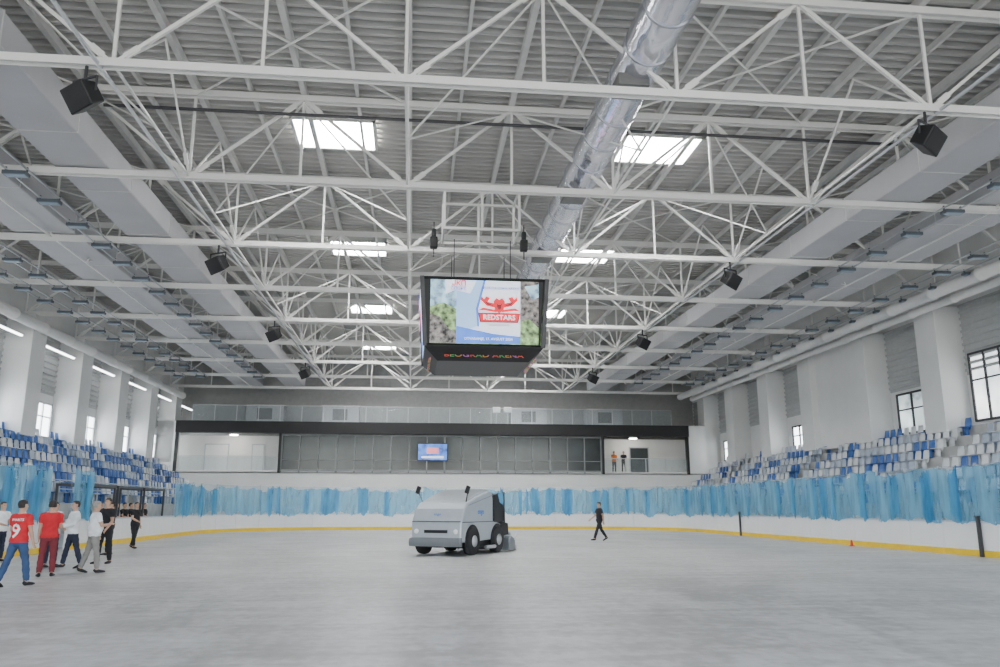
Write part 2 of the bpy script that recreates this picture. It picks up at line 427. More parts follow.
def film(s0,s1,seed,mat,parent,off=-.02,nm='protective_film',rag=1.0):
    rnd=random.Random(seed); nx,nz=16,8; vs=[]
    ph=rnd.random()*6; t0=rnd.uniform(-.20,.03)*rag; t1=rnd.uniform(-.20,.03)*rag
    skew=rnd.uniform(-.05,.05)
    bb=rnd.uniform(-.08,.05)
    for i in range(nx+1):
        q=i/nx
        tp=t0*(1-q)+t1*q-.10*abs(math.sin(q*4.1+ph))*rag*rnd.uniform(.6,1.2)
        bo=bb+rnd.uniform(-.04,.04)*rag+(.08*rag*math.sin(q*6+ph))
        for k in range(nz+1):
            t=k/nz; p,nn=path(s0+(s1-s0)*q+skew*t)
            z=(1.12+bo)*(1-t)+(GT+.05+tp)*t
            o=off-.02*abs(math.sin(i*1.1+ph+k*.3))-.02*(1-t)*abs(math.sin(i*1.7+ph))
            vs.append(p+nn*o+Vector((0,0,z)))
    fs=[(i*(nz+1)+k,(i+1)*(nz+1)+k,(i+1)*(nz+1)+k+1,i*(nz+1)+k+1) for i in range(nx) for k in range(nz)]
    m=MB(); m.add(vs,fs); part(nm,m,mat,parent,smooth=True)
NS=52; sl=TOT/NS
for i in range(NS):
    s0,s1=i*sl,(i+1)*sl; p,nn=path((s0+s1)/2)
    left=(p.x<BX0+.05)
    if left and 29.2<p.y<31.2: continue
    bench=left and p.y<44
    hasglass=(not bench) or p.y<34
    e=empty('dasher_board',(p.x,p.y,0),label='white rink board, yellow kick strip, '+('glass under blue film' if hasglass else 'open above at team bench'),cat='rink board',group='rink boards around the ice')
    part('board_panel',strip(s0+.01,s1-.01,0,.12,0,1.05),BOARD,e)
    part('kick_strip',strip(s0,s1,-.02,0,0.0,.20),YEL,e)
    part('cap_rail',strip(s0,s1,-.03,.15,1.05,1.10),CAP,e)
    if hasglass:
        part('glass_panel',strip(s0+.03,s1-.03,.05,.065,1.10,GT),GLASS,e)
        part('glass_post',strip(s0-.02,s0+.02,0,.09,1.10,GT+.04,1),ALU,e)
        far=p.y>50
        film(s0-.04,s1-.02,i*3+1,FILM,e,rag=1.7 if far else 1.0)
        for q in range(2):
            if random.random()<(.8 if far else .6):
                a=s0+random.uniform(0.0,sl*.7); film(a,min(s1,a+random.uniform(.15,.7)),i*7+5+q*13,FILM2,e,off=-.055-.02*q,nm='folded_film',rag=1.6)

# ---------------- grandstands & seats ----------------
NR=7; RD=.72; RH=.48; Z0=1.7
def stand(xf,s,y0,y1):
    poly=[(xf,0)]; x=xf; z=Z0
    for r in range(NR):
        poly.append((x,z)); x+=s*RD; poly.append((x,z)); z+=RH
    poly.append((x,z)); xe=XL+.01 if s<0 else XR-.01
    poly+= [(xe,z),(xe,0)]
    obj('grandstand',MB().prism(poly,'y',y0,y1),CONC,loc=(xf+s*2,(y0+y1)/2,0),label='grey concrete stepped grandstand behind the rink boards',cat='grandstand',group='grandstands')
XFL,XFR=-14.0,19.5
stand(XFL,-1,20,62); stand(XFR,1,18,62)
def seatmesh(mat,name):
    m=MB()
    m.chain([(-.14,0,.30),(-.19,0,.45),(-.23,0,.68),(-.25,0,.84)],[(.03,.20),(.025,.225),(.02,.22),(.018,.18)],10,side=(1,0,0))
    m.chain([(-.17,0,.44),(0,0,.415),(.14,0,.43),(.2,0,.42)],[(.02,.20),(.025,.22),(.02,.21),(.015,.18)],10,side=(0,0,1))
    m.box((-.05,0,.2),(.08,.3,.4)); m.box((-.05,0,.02),(.2,.34,.04))
    return mkmesh(m,name,(0,0,0),[mat],True)
SM=[seatmesh(SEATB,'seat_blue'),seatmesh(SEATW,'seat_white'),seatmesh(SEATG,'seat_grey')]
seats=[]
for s,xf,ya,yb in ((-1,XFL,27,61.2),(1,XFR,24,61.2)):
    for r in range(NR):
        x=xf+s*(RD*r+.42); z=Z0+RH*r
        y=ya
        while y<yb:
            if (y-19.3)%12>1.3:
                k=math.sin(y*.8+r*1.4)+.8*math.sin(y*2.1-r*1.9)+random.uniform(-.7,.7)
                c=0 if k>(.2 if s<0 else .7) else (1 if k>-.6 else 2)
                seats.append((math.hypot(x,y),x,y,z,s,c))
            y+=.57
seats.sort()
clab=['blue plastic stadium seat on the grandstand','white plastic stadium seat on the grandstand','grey-blue plastic stadium seat on the grandstand']
for d,x,y,z,s,c in seats[:300]:
    o=bpy.data.objects.new('stadium_seat',SM[c]); COL.objects.link(o); o.location=(x,y,z); o.rotation_euler=(0,0,0 if s<0 else math.pi)
    meta(o,clab[c],'seat','stadium seats on the grandstands')
big=MB()
cache=[([tuple(v.co) for v in m.vertices],[tuple(p.vertices) for p in m.polygons]) for m in SM]
for d,x,y,z,s,c in seats[300:]:
    vs,fs=cache[c]; sg=1 if s<0 else -1
    big.add([(x+sg*a,y+sg*b,z+e) for a,b,e in vs],fs,c)
obj('stadium_seats',big,[SEATB,SEATW,SEATG],loc=(CX,50,2),smooth=True,kind='stuff',label='blue, white and grey plastic stadium seats in distant rows',cat='seats',group='stadium seats on the grandstands')
for x in (XFL+.06,XFR-.06):
    m=MB()
    for z in (2.25,2.6): m.box((x,42,z),(.04,36,.04))
    for j in range(19): m.box((x,24+2*j,2.15),(.05,.05,.9))
    obj('stand_railing',m,ALU,loc=(x,42,1.7),label='grey metal railing at the foot of the grandstand',cat='railing',group='grandstand railings')

for j in range(3):
    y0=33.6+3.5*j; e=empty('team_shelter',(-13.2,y0+1.6,0),label='black-framed team bench shelter with clear panels beside the rink boards',cat='team bench',group='team bench shelters')
    f=MB()
    for yy in (y0,y0+3.1):
        for xx in (-12.75,-13.85): f.box((xx,yy,1.2),(.08,.08,2.4))
    for yy in (y0,y0+3.1): f.box((-13.3,yy,2.4),(1.18,.09,.1))
    for xx in (-12.75,-13.85): f.box((xx,y0+1.55,2.4),(.09,3.2,.1))
    part('frame',f,DARK,e)
    part('roof_panel',MB().box((-13.3,y0+1.55,2.47),(1.2,3.2,.03)),GLASS,e)
    part('bench_seat',MB().box((-13.6,y0+1.55,.45),(.4,2.9,.06)).box((-13.6,y0+.4,.21),(.3,.08,.42)).box((-13.6,y0+2.7,.21),(.3,.08,.42)),SEATW,e)

# ---------------- far mezzanine ----------------
MY=63.5; MX0,MX1=-18.0,22.2; F0,F1=4.15,7.1; F2=8.0
obj('wall_mezzanine_base',MB().box((CX,MY+.15,F0/2),(XR-XL,.3,F0)),WALLW,loc=(CX,MY,0),kind='structure')
obj('trim_100',MB().box((CX,MY+3.2,F0+.02),(XR-XL,6.4,.2)),WALLW,loc=(CX,MY+3,F0),kind='structure')
obj('trim_101',MB().box(((MX0+MX1)/2,MY-.1,(F1+F2)/2),(MX1-MX0,.5,F2-F1)),BLACK,loc=(CX,MY,F1),kind='structure')
obj('trim_102',MB().box((CX,MY+3.2,F2-.05),(XR-XL,6.0,.2)),WALLW,loc=(CX,MY+3,F2),kind='structure')
for k,x in enumerate((MX0+.1,-10.2,15.1,MX1-.1)):
    obj('trim_%d'%(110+k),MB().box((x,MY-.05,(F0+F1)/2),(.18,.4,F1-F0+.1)),BLACK,loc=(x,MY,F0),kind='structure')
obj('wall_balcony_back',MB().box((CX,MY+2.6,(F0+F1)/2),(XR-XL,.1,F1-F0)).box((XL+.9,MY+.2,(F0+F2)/2),(1.6,.3,F2-F0)).box((XR-1.4,MY+.2,(F0+F2)/2),(2.6,.3,F2-F0)),WALLW,loc=(CX,MY+2.6,F0),kind='structure')
wn[0]+=1
e=empty('window_%d'%wn[0],(2.4,MY,F0+.1),kind='structure')
part('pane',MB().box((2.45,MY+.1,(F0+F1)/2),(25.2,.04,F1-F0-.2)),DGLASS,e)
f=MB(); nm=18
for i in range(nm+1): f.box((-10.1+25.1*i/nm,MY,(F0+F1)/2),(.09 if i%3 else .15,.14,F1-F0))
f.box((2.45,MY,F0+.15),(25.2,.16,.12)); f.box((2.45,MY,F1-.1),(25.2,.16,.12)); f.box((2.45,MY,F0+.95),(25.2,.1,.04))
part('frame',f,pm('mullion_grey',(.24,.25,.25),.5),e)
for k,(x,w) in enumerate(((-15.5,1.8),(-12.3,.9),(18.8,1.6))):
    d=empty('door_%d'%(k+1),(x,MY+2.5,F0+.12),kind='structure')
    part('door_leaf',MB().box((x,MY+2.5,F0+1.17),(w,.06,2.1)),BOARD if k!=2 else DGLASS,d)
    part('door_frame',MB().box((x-w/2,MY+2.5,F0+1.2),(.08,.1,2.2)).box((x+w/2,MY+2.5,F0+1.2),(.08,.1,2.2)).box((x,MY+2.5,F0+2.27),(w+.1,.1,.08)),ALU,d)
for x in (18,-14):
    e=empty('ceiling_lamp',(x,MY+1.3,F1-.1),label='bright round ceiling lamp above the open balcony',cat='lamp',group='balcony ceiling lamps')
    part('lamp_disc',MB().revolve([(.3,-.02),(.32,.04)],(x,MY+1.3,F1-.06),'z',18),pm('lamp_glow',(1,.95,.85),.4,emit=30,var=0),e)
def rail(x0,x1,y,z,h,lab):
    e=empty('glass_balustrade',((x0+x1)/2,y,z),label=lab,cat='railing',group='glass balustrades')
    part('glass_panel',MB().box(((x0+x1)/2,y,z+h/2),(x1-x0,.03,h-.1)),GLASS,e)
    m=MB().box(((x0+x1)/2,y,z+h),(x1-x0,.05,.05)); n=max(2,int((x1-x0)/1.6))
    for i in range(n+1): m.box((x0+(x1-x0)*i/n,y,z+h/2),(.05,.05,h))
    part('rail_frame',m,ALU,e)
rail(-17,21,MY+.3,F2,1.3,'clear glass balustrade with grey posts on the upper gallery')
rail(-17.7,-10.4,MY+.1,F0+.1,1.1,'clear glass balustrade at the open balcony')
rail(15.3,22,MY+.1,F0+.1,1.1,'clear glass balustrade at the open balcony')
for k,x in enumerate((-12,-6,9.5,16)):
    e=empty('ventilation_unit',(x,MY+3.4,F2+.06),label='grey ventilation unit standing on the upper gallery',cat='ventilation unit',group='gallery ventilation units')
    part('cabinet',MB().box((x,MY+3.4,F2+.9),(3.0,1.6,1.5)),DUCTW,e,bevel=.05)
    part('intake_grille',MB().box((x,MY+2.58,F2+.9),(1.2,.04,.9)),GRILLE,e)
    part('base_frame',MB().box((x,MY+3.4,F2+.1),(2.8,1.4,.1)),DARK,e)
for x in (6.6,7.5):
    e=empty('projector_lamp',(x,MY+.7,F2+.06),label='white floodlight on a short stand on the gallery',cat='floodlight',group='gallery floodlights')
    part('stand',MB().box((x,MY+.7,F2+.5),(.08,.08,1.0)).box((x,MY+.7,F2+.03),(.4,.4,.05)),ALU,e)
    part('lamp_head',MB().box((x,MY+.65,F2+1.2),(.6,.4,.45)),WTXT,e,bevel=.03)
e=empty('wall_screen',(1.5,MY-.02,5.2),label='small lit video screen in the gallery glazing',cat='screen')
part('screen_housing',MB().box((1.5,MY-.06,5.75),(2.4,.1,1.4)),BLACK,e)
part('screen_panel',MB().box((1.5,MY-.12,5.75),(2.25,.02,1.25)),pm('screen_blue',(.08,.20,.75),.4,emit=1.0,var=.7,scale=2),e)
part('screen_emblem',MB().box((1.5,MY-.14,5.85),(.9,.02,.45)),pm('screen_red',(.9,.25,.3),.4,emit=1.0),e)
part('screen_caption',MB().box((1.5,MY-.14,5.35),(1.7,.02,.15)),pm('screen_white',(.9,.9,1),.4,emit=1.0,var=0),e)

# ---------------- scoreboard ----------------
SX,SY,SZ=2.28,28.1,5.93
sb=empty('scoreboard',(SX,SY,SZ),label='black four-sided hanging video scoreboard with lit screens',cat='scoreboard')
def ring(h,z): return [(-h,-h,z),(h,-h,z),(h,h,z),(-h,h,z)]
m=MB().loft([ring(1.55,.42),ring(1.95,.78),ring(2.0,.86),ring(1.9,.94),ring(2.05,3.12),ring(2.14,3.2)])
part('housing',m,BLACK,sb,world=False)
m=MB()
for s in (-1,1):
    for t in (-1,1):
        m.beam((s*1.98,t*1.98,.85),(s*2.12,t*2.12,3.2),.14)
part('corner_frame',m,DARK,sb,world=False)
SCB=pm('screen_picture',(.22,.34,.14),.5,emit=.7,var=.95,scale=5)
SCB2=pm('screen_picture_rock',(.20,.18,.17),.5,emit=.5,var=.95,scale=7)
SCB3=pm('screen_picture_sky',(.30,.48,.66),.5,emit=.8,var=.7,scale=4)
SCW=pm('screen_poster_white',(.80,.85,.98),.5,emit=1.0,var=.05,scale=1)
SCLB=pm('screen_poster_pale',(.38,.60,.97),.5,emit=.8,var=.12,scale=1)
SCL=pm('screen_poster_blue',(.08,.22,.75),.5,emit=.8,var=.25,scale=1)
SCR=pm('screen_emblem_red',(.80,.02,.04),.5,emit=.8,var=.05)
SCD=pm('screen_emblem_dark',(.25,.01,.02),.5,emit=.3,var=.05)
SCT=pm('screen_text_blue',(.04,.10,.5),.5,emit=.6,var=0)
for k in range(4):
    fr=part('video_screen',MB().box((0,0,0),(3.66,.04,2.16)),SCB,sb,world=False)
    a=k*math.pi/2; tilt=math.atan2(.15,2.2)
    fr.matrix_local=Matrix.Rotation(a,4,'Z')@Matrix.Translation((0,-2.03,2.02))@Matrix.Rotation(tilt,4,'X')
    y=[-.03]
    def flat(nm,poly,mat,dy=.006):
        y[0]-=dy
        o=bpy.data.objects.new(nm,mkmesh(MB().prism(poly,'y',y[0],y[0]+.004),nm,(0,0,0),[mat])); COL.objects.link(o); o.parent=fr
    flat('sky_picture',[(-1.83,.15),(-1.4,.3),(-.9,.05),(-.9,1.08),(-1.83,1.08)],SCB3)
    flat('rock_picture',[(1.2,1.08),(1.83,1.08),(1.83,-.5),(1.5,-.2),(1.2,-.3)],SCB2)
    flat('rock_picture',[(-1.83,-.1),(-1.5,-.2),(-1.2,-.6),(-.95,-.7),(-.95,-1.08),(-1.83,-1.08)],SCB2)
    flat('sky_picture',[(1.35,.9),(1.83,1.0),(1.83,.55),(1.6,.45)],SCB3)
    flat('poster',[(-.95,1.07),(1.2,1.07),(1.2,-1.07),(-.95,-1.07)],SCW)
    flat('poster_band',[(-.95,1.07),(-.05,1.07),(-.15,.55),(-.3,.1),(-.25,-.5),(-.95,-.75)],SCLB)
    flat('poster_stripe',[(-.05,1.07),(.02,1.07),(-.22,.1),(-.18,-.52),(-.25,-.5),(-.3,.1)],SCL)
    flat('poster_footer',[(-.95,-1.07),(1.2,-1.07),(1.2,-.82),(.3,-.74),(-.95,-.5)],SCL)
    flat('header_band',[(-1.35,1.05),(-.3,1.05),(-.5,.62),(-1.0,.72),(-1.3,.6)],SCW)
    K=.85; ex,ey=.48,.02
    def T(pts): return [(ex+px*K,ey+pz*K) for px,pz in pts]
    for s in (-1,1):
        flat('emblem',T([(s*.1,.14),(s*.5,.22),(s*.74,.46),(s*.70,.60),(s*.60,.48),(s*.52,.60),(s*.36,.54),(s*.46,.38),(s*.1,.30)]),SCR)
        flat('emblem_leg',T([(s*.1,.06),(s*.64,.14),(s*.84,.02),(s*.6,.04),(s*.1,-.04)]),SCR)
        flat('emblem_shade',T([(s*.14,.2),(s*.46,.26),(s*.62,.44),(s*.44,.32)]),SCD)
    flat('emblem_shield',T([(-.23,.40),(-.11,.54),(0,.46),(.11,.54),(.23,.40),(.17,.04),(0,-.08),(-.17,.04)]),SCR)
    flat('emblem_face',T([(-.11,.34),(-.05,.26),(.05,.26),(.11,.34),(.07,.12),(0,.06),(-.07,.12)]),SCD)
    flat('wordmark_outline',T([(-.83,-.07),(.83,-.07),(.76,-.45),(-.76,-.45)]),SCD)
    flat('wordmark_bar',T([(-.79,-.10),(.79,-.10),(.72,-.42),(-.72,-.42)]),SCR)
    yy=y[0]-.008
    text('wordmark','REDSTARS',.235,SCW,fr,(ex,yy,ey-.22),bold=.004)
    text('sub_wordmark','HOCKEY CLUB',.10,SCD,fr,(ex,yy,ey-.47))
    text('caption_text','SPORTSKI DAN ARENE',.125,SCT,fr,(.52,yy,.80),bold=.001)
    text('date_text','OTVARANJE, 17. AVGUST 2024',.12,SCW,fr,(.12,yy,-.93),bold=.002)
    text('header_text','ЈКП',.24,SCR,fr,(-.88,yy,.93),bold=.006)
    text('header_text','СПОРТ',.15,SCT,fr,(-.9,yy,.76),bold=.003)
    o=text('led_text','BEOGRAD ARENA',.33,None,sb,(0,0,0),colors=LEDS,bold=.004); o.matrix_local=Matrix.Rotation(a,4,'Z')@Matrix.Translation((0,-1.775,.585))@Matrix.Rotation(math.atan2(-.40,.36),4,'X')
for s in (-1,1):
    for t in (-1,1):
        part('suspension_cable',MB().beam((s*1.0,t*1.0,3.1),(s*1.0,t*1.0,ZB-SZ+.05),.03),DARK,sb,world=False)
hf=empty('hoist_frame',(SX,SY-1.2,ZB),label='white steel hoist frame above the scoreboard',cat='frame')
m=MB()
for yy in (SY-2.0,SY-.4):
    for z in (ZB+.1,ZB+1.6): m.beam((SX-1.4,yy,z),(SX+1.2,yy,z),.08)
    for x in (SX-1.4,SX-.1,SX+1.2): m.beam((x,yy,ZB+.1),(x,yy,ZB+1.6),.08)
for x in (SX-1.4,SX+1.2):
    for z in (ZB+.1,ZB+1.6): m.beam((x,SY-2.0,z),(x,SY-.4,z),.07)
part('frame_tube',m,WHITE_STEEL,hf)
for x in (SX-1.75,SX+1.35):
    e=empty('chain_hoist',(x,SY-2,ZB-.75),label='black electric chain hoist hanging above the scoreboard',cat='hoist',group='chain hoists')
    part('motor_body',MB().box((x,SY-2,ZB-.45),(.26,.26,.4)).box((x,SY-2,ZB-.1),(.16,.16,.3)),BLACK,e,bevel=.04)
    part('hook',MB().beam((x,SY-2,ZB-.95),(x,SY-2,ZB+.3),.04),DARK,e)

# ---------------- ice resurfacer ----------------
zb=empty('ice_resurfacer',(1.70,28.3,0),rz=math.radians(-31),label='silver-grey ice resurfacing machine parked on the rink floor',cat='ice resurfacer')
zb.scale=(.95,.95,.98)
W=.98
prof=[(-1.80,.42),(-1.88,.58),(-1.86,1.08),(-1.62,1.52),(-1.35,1.72),(-.6,1.93),(.30,2.12),(.55,2.08),(.62,1.85),(.64,1.10),(1.45,.98),(1.55,.88),(1.55,.48)]
part('body',MB().prism(prof,'x',-W,W),SILVER,zb,world=False,bevel=.06)
part('snow_tank_lid',MB().prism([(-1.28,1.73),(-1.18,1.81),(-.55,2.00),(.25,2.19),(.45,2.16),(.5,2.08),(.2,2.04)],'x',-W+.12,W-.12),SILVER,zb,world=False,bevel=.02)
part('chassis',MB().box((0,-.1,.36),(1.7,3.3,.2)),BLACK,zb,world=False)
part('front_bumper',MB().prism([(-1.98,.30),(-2.02,.44),(-1.98,.56),(-1.82,.60),(-1.82,.30)],'x',-W-.02,W+.02),SILVER2,zb,world=False,bevel=.03)
part('front_grille',MB().box((0,-1.875,.78),(.9,.04,.10)),BLACK,zb,world=False)
part('hood_seam',MB().box((0,-1.865,1.10),(1.9,.02,.022)),BLACK,zb,world=False)
for s in (-1,1):
    part('headlight',MB().revolve([(.02,-.02),(.075,-.02),(.085,.02),(.085,.06)],(s*.76,-1.89,.78),'y',16),WTXT,zb,world=False,smooth=True,label='round white headlight')
    part('side_skirt',MB().box((s*(W+.004),-.2,1.08),(.02,3.2,.022)),BLACK,zb,world=False)
    part('tank_seam',MB().prism([(-1.35,1.62),(-1.35,1.64),(.6,2.0),(.6,1.98)],'x',s*(W+.004)-.006,s*(W+.004)+.006),SILVER2,zb,world=False)
    text('side_lettering','engo',.26,BLUEP,zb,(s*(W+.006),-.40,1.42),rot=(math.pi/2,0,math.pi/2*s),bold=.003)
    for y in (-1.05,.95):
        w=part('wheel',MB().revolve([(.1,-.13),(.36,-.16),(.44,-.13),(.46,0),(.44,.13),(.36,.16),(.1,.13)],(s*.93,y,.46),'x',28),TYRE,zb,world=False,smooth=True,label='black rubber tyre')
        hub=bpy.data.objects.new('hub',mkmesh(MB().revolve([(.03,-.1),(.22,-.1),(.24,0),(.18,.09),(.06,.15),(.02,.16)] if s>0 else [(.02,-.16),(.06,-.15),(.18,-.09),(.24,0),(.22,.1),(.03,.1)],(s*1.0,y,.46),'x',20),'hub',(0,0,0),[ALU],True)); COL.objects.link(hub); hub.parent=w
        prof2=[(y+.54*math.cos(math.pi*j/12),.46+.54*math.sin(math.pi*j/12)) for j in range(13)]+[(y-.54,.3),(y+.54,.3)]
        part('wheel_arch',MB().prism(prof2,'x',s*(W+.006)-.01,s*(W+.006)+.01),BLACK,zb,world=False)
    part('mirror_arm',MB().chain([(s*.85,-1.3,1.72),(s*.95,-1.4,1.98),(s*.98,-1.42,2.12)],[.018]*3,8),BLACK,zb,world=False)
    mr=part('mirror',MB().box((0,0,0),(.16,.06,.26)),BLACK,zb,world=False,bevel=.02); mr.location=(s*.98,-1.44,2.14); mr.rotation_euler=(0,.35,0)
text('front_lettering','engo',.14,BLUEP,zb,(0,-1.775,1.34),rot=(math.pi/2-.5,0,0))
part('driver_seat',MB().box((-.1,1.2,1.35),(.55,.5,.14)).box((-.1,1.45,1.75),(.52,.14,.75)),BLACK,zb,world=False,bevel=.05)
part('steering_column',MB().chain([(-.1,.7,1.4),(-.1,.9,1.85)],[.04,.03],8),BLACK,zb,world=False)
sw=MB(); 
for j in range(16):
    a,b=2*math.pi*j/16,2*math.pi*(j+1)/16
    sw.beam((-.1+.2*math.cos(a),.92+.07*math.sin(a),1.88+.18*math.sin(a)),(-.1+.2*math.cos(b),.92+.07*math.sin(b),1.88+.18*math.sin(b)),.03)
part('steering_wheel',sw,BLACK,zb,world=False)
part('control_console',MB().prism([(.70,1.05),(.72,2.0),(1.0,2.05),(1.15,1.75),(1.5,1.65),(1.55,1.05)],'x',.35,1.0),BLACK,zb,world=False,bevel=.03)
for s in (-1,1):
    part('guard_rail',MB().chain([(s*.9,1.0,1.05),(s*.92,1.1,2.05),(s*.92,1.7,2.1),(s*.92,1.75,.95)],[.03]*4,8),BLACK,zb,world=False)
    part('lift_arm',MB().beam((s*.8,1.4,1.0),(s*.85,2.1,.6),.09).beam((s*.8,1.3,.7),(s*.85,2.0,.45),.07),ALU,zb,world=False)
part('hydraulic_box',MB().prism([(1.25,.55),(1.25,1.08),(1.85,1.0),(1.9,.6)],'x',-.6,1.03),BLACK,zb,world=False,bevel=.03)
part('rear_conditioner',MB().prism([(1.8,.04),(1.75,.45),(2.0,.55),(2.3,.42),(2.35,.04)],'x',-1.12,1.12),SILVER2,zb,world=False,bevel=.04)
part('blade_roller',MB().chain([(-1.0,2.1,.62),(1.0,2.1,.62)],[.06,.06],10),ALU,zb,world=False)
part('towel_bar',MB().box((0,2.42,.12),(2.2,.08,.2)).beam((1.1,2.2,.4),(1.1,2.5,.65),.05),ALU,zb,world=False)
part('side_brush',MB().chain([(1.12,-.3,.24),(1.16,.4,.24)],[.06,.06],8),ALU,zb,world=False)

# ---------------- people ----------------
SKIN=pm('skin',(.55,.33,.23),.55,var=.06)
def cmat(n,c): return pm('cloth_'+n,c,.85,var=.12,scale=6,bump=.3,bscale=9)
HAIR=pm('hair_dark',(.03,.022,.018),.7,var=.3,scale=30); HAIRG=pm('hair_grey',(.28,.27,.26),.7,var=.2,scale=30)
EYE=pm('eye_dark',(.02,.015,.01),.2); LIP=pm('lip',(.42,.16,.13),.5)
def person(loc,yaw,H=1.75,shirt=('white',(.8,.8,.8)),pants=('navy',(.03,.035,.06)),long=False,label='',
           arms=((10,8,15,0),(10,8,15,0)),legs=((2,4,3),(-2,4,3)),hair=HAIR,shoe=BLACK,vox=.011,lean=0,hyaw=0,belly=0,back=None,name='person',hpitch=0,group=None):
    m=MB(); bones=[]
    sh=lambda p:Vector((p[0],p[1]-math.tan(math.radians(lean))*(p[2]-.93),p[2]))
    def ell(z,rx,ry,yo=0,n=20,f=None):
        r=[Vector((rx*math.cos(2*math.pi*j/n),yo+ry*math.sin(2*math.pi*j/n),z)) for j in range(n)]
        return [ (f(q) if f else sh(q)) for q in r]
    T=[(.80,.09,.085),(.86,.15,.11),(.93,.168,.12),(1.0,.158,.115+belly*.5),(1.08,.15,.112+belly),(1.18,.155,.115+belly*.7),(1.28,.172,.12),(1.37,.178,.115),(1.425,.155,.095),(1.465,.09,.075),(1.50,.06,.062),(1.57,.055,.06)]
    m.loft([ell(z,rx,ry,-(belly*.4 if 1.0<=z<=1.2 else 0)) for z,rx,ry in T])
    bones+= [(sh((0,0,.88)),sh((0,0,1.40)),.15,'torso'),(sh((-.1,0,.93)),sh((.1,0,.93)),.1,'torso'),(sh((-.12,0,1.38)),sh((.12,0,1.38)),.07,'torso'),(sh((0,0,1.47)),sh((0,0,1.53)),.06,'neck')]
    hc=Vector((0,0,1.56)); hm=Matrix.Translation(hc)@Matrix.Rotation(math.radians(hyaw),4,'Z')@Matrix.Rotation(math.radians(hpitch),4,'X')@Matrix.Translation(-hc)
    hf=lambda q: sh(hm@q)
    Hd=[(1.515,.03,.03,-.045),(1.53,.047,.055,-.03),(1.56,.06,.078,-.015),(1.60,.069,.09,-.006),(1.65,.075,.097,.002),(1.69,.073,.095,.005),(1.725,.058,.075,.008),(1.745,.03,.04,.008)]
    m.loft([ell(z,rx,ry,yo,20,hf) for z,rx,ry,yo in Hd])
    bones.append((hf(Vector((0,0,1.58))),hf(Vector((0,0,1.68))),.085,'head'))
    m.chain([hf(Vector(p)) for p in ((0,-.088,1.655),(0,-.103,1.625),(0,-.108,1.608),(0,-.09,1.60))],[.009,.013,.017,.01],8,side=(1,0,0))
    for s in (-1,1): m.chain([hf(Vector((s*.074,.005,z))) for z in (1.60,1.62,1.645,1.655)],[(.008,.008),(.011,.017),(.013,.022),(.008,.014)],8,side=(1,0,0))
    for s,(sw,ab,eb,inn) in zip((-1,1),arms):
        S=sh(Vector((s*.185,0,1.405)))
        a,b=math.radians(sw),math.radians(ab)
        u=Vector((s*math.sin(b),-math.sin(a)*math.cos(b),-math.cos(a)*math.cos(b)))
        E=S+u*.29
        c=math.radians(sw+eb); i=math.radians(inn)
        w=Vector((-s*math.sin(i)+s*math.sin(b)*.4,-math.sin(c)*math.cos(i),-math.cos(c)*math.cos(i))).normalized()
        Wr=E+w*.255
        m.chain([S+Vector((-s*.06,0,.005)),S,S+u*.1,S+u*.2,E,E+w*.07,E+w*.17,Wr,Wr+w*.03],[.05,.058,.052,.047,.041,.043,.035,.027,.027],12)
        bones+= [(S,E,.045,'ua%d'%s),(E,Wr,.035,'fa%d'%s)]
        side=Vector((0,-1,0)); side=(side-w*side.dot(w)); 
        if side.length<.4: side=Vector((-s,0,0)); side=side-w*side.dot(w)
        side.normalize(); nrm=w.cross(side)*(1 if s<0 else -1)
        P0=Wr+w*.02; P1=Wr+w*.095
        m.chain([P0,P0+w*.03,P1],[(.028,.016),(.040,.017),(.040,.013)],10,side=tuple(side))
        for k,(o,L) in enumerate(((.03,.068),(.010,.078),(-.011,.072),(-.031,.056))):
            A=P1+side*o-w*.012; B=A+w*L*.5+nrm*.006; C=B+w*L*.4+nrm*L*.35
            m.chain([A,B,C],[.0095,.0088,.0072],8)
        A=P0+side*.025; B=A+side*.035+w*.03+nrm*.01; C=B+w*.032+side*.005+nrm*.01
        m.chain([A,B,C],[.013,.0105,.008],8)
        bones.append((Wr+w*.03,Wr+w*.16,.03,'hand'))
    for s,(sw,ab,kb) in zip((-1,1),legs):
        Hp=Vector((s*.088,0,.88)); a,b=math.radians(sw),math.radians(ab)
        u=Vector((s*math.sin(b),-math.sin(a),-math.cos(a))).normalized(); K=Hp+u*.41
        c=math.radians(sw-kb); w=Vector((s*math.sin(b)*.6,-math.sin(c),-math.cos(c))).normalized(); A=K+w*.40
        m.chain([Hp+Vector((0,0,.05)),Hp,Hp+u*.12,Hp+u*.26,K,K+w*.1,K+w*.22,K+w*.34,A],[.08,.088,.082,.068,.053,.056,.049,.037,.036],14)
        bones+= [(Hp,K,.07,'th%d'%s),(K,A,.045,'sn%d'%s)]
        fd=Vector((s*.18,-1,0)).normalized(); pt=math.radians(max(-25,min(30,-(sw-kb)*.9))) if (sw-kb)<-8 else 0
        fz=-math.sin(pt); fd=Vector((fd.x*math.cos(pt),fd.y*math.cos(pt),fz))
        q=A+Vector((0,0,-.04))
        m.chain([A+Vector((0,0,.03))-fd*.01,q-fd*.055,q-fd*.03+Vector((0,0,-.005)),q+fd*.05+Vector((0,0,-.01)),q+fd*.13+Vector((0,0,-.018)),q+fd*.19+Vector((0,0,-.022))],[(.02,.02),(.03,.03),(.036,.04),(.042,.035),(.045,.026),(.03,.016)],12,side=(1,0,0))
        bones.append((q-fd*.03,q+fd*.16,.04,'foot%d'%s))
    me=mkmesh(m,'tmp'); t=bpy.data.objects.new('tmp',me); COL.objects.link(t)
    r=t.modifiers.new('r','REMESH'); r.mode='VOXEL'; r.voxel_size=vox
    sm=t.modifiers.new('s','SMOOTH'); sm.iterations=2; sm.factor=.5
    bpy.context.view_layer.update()
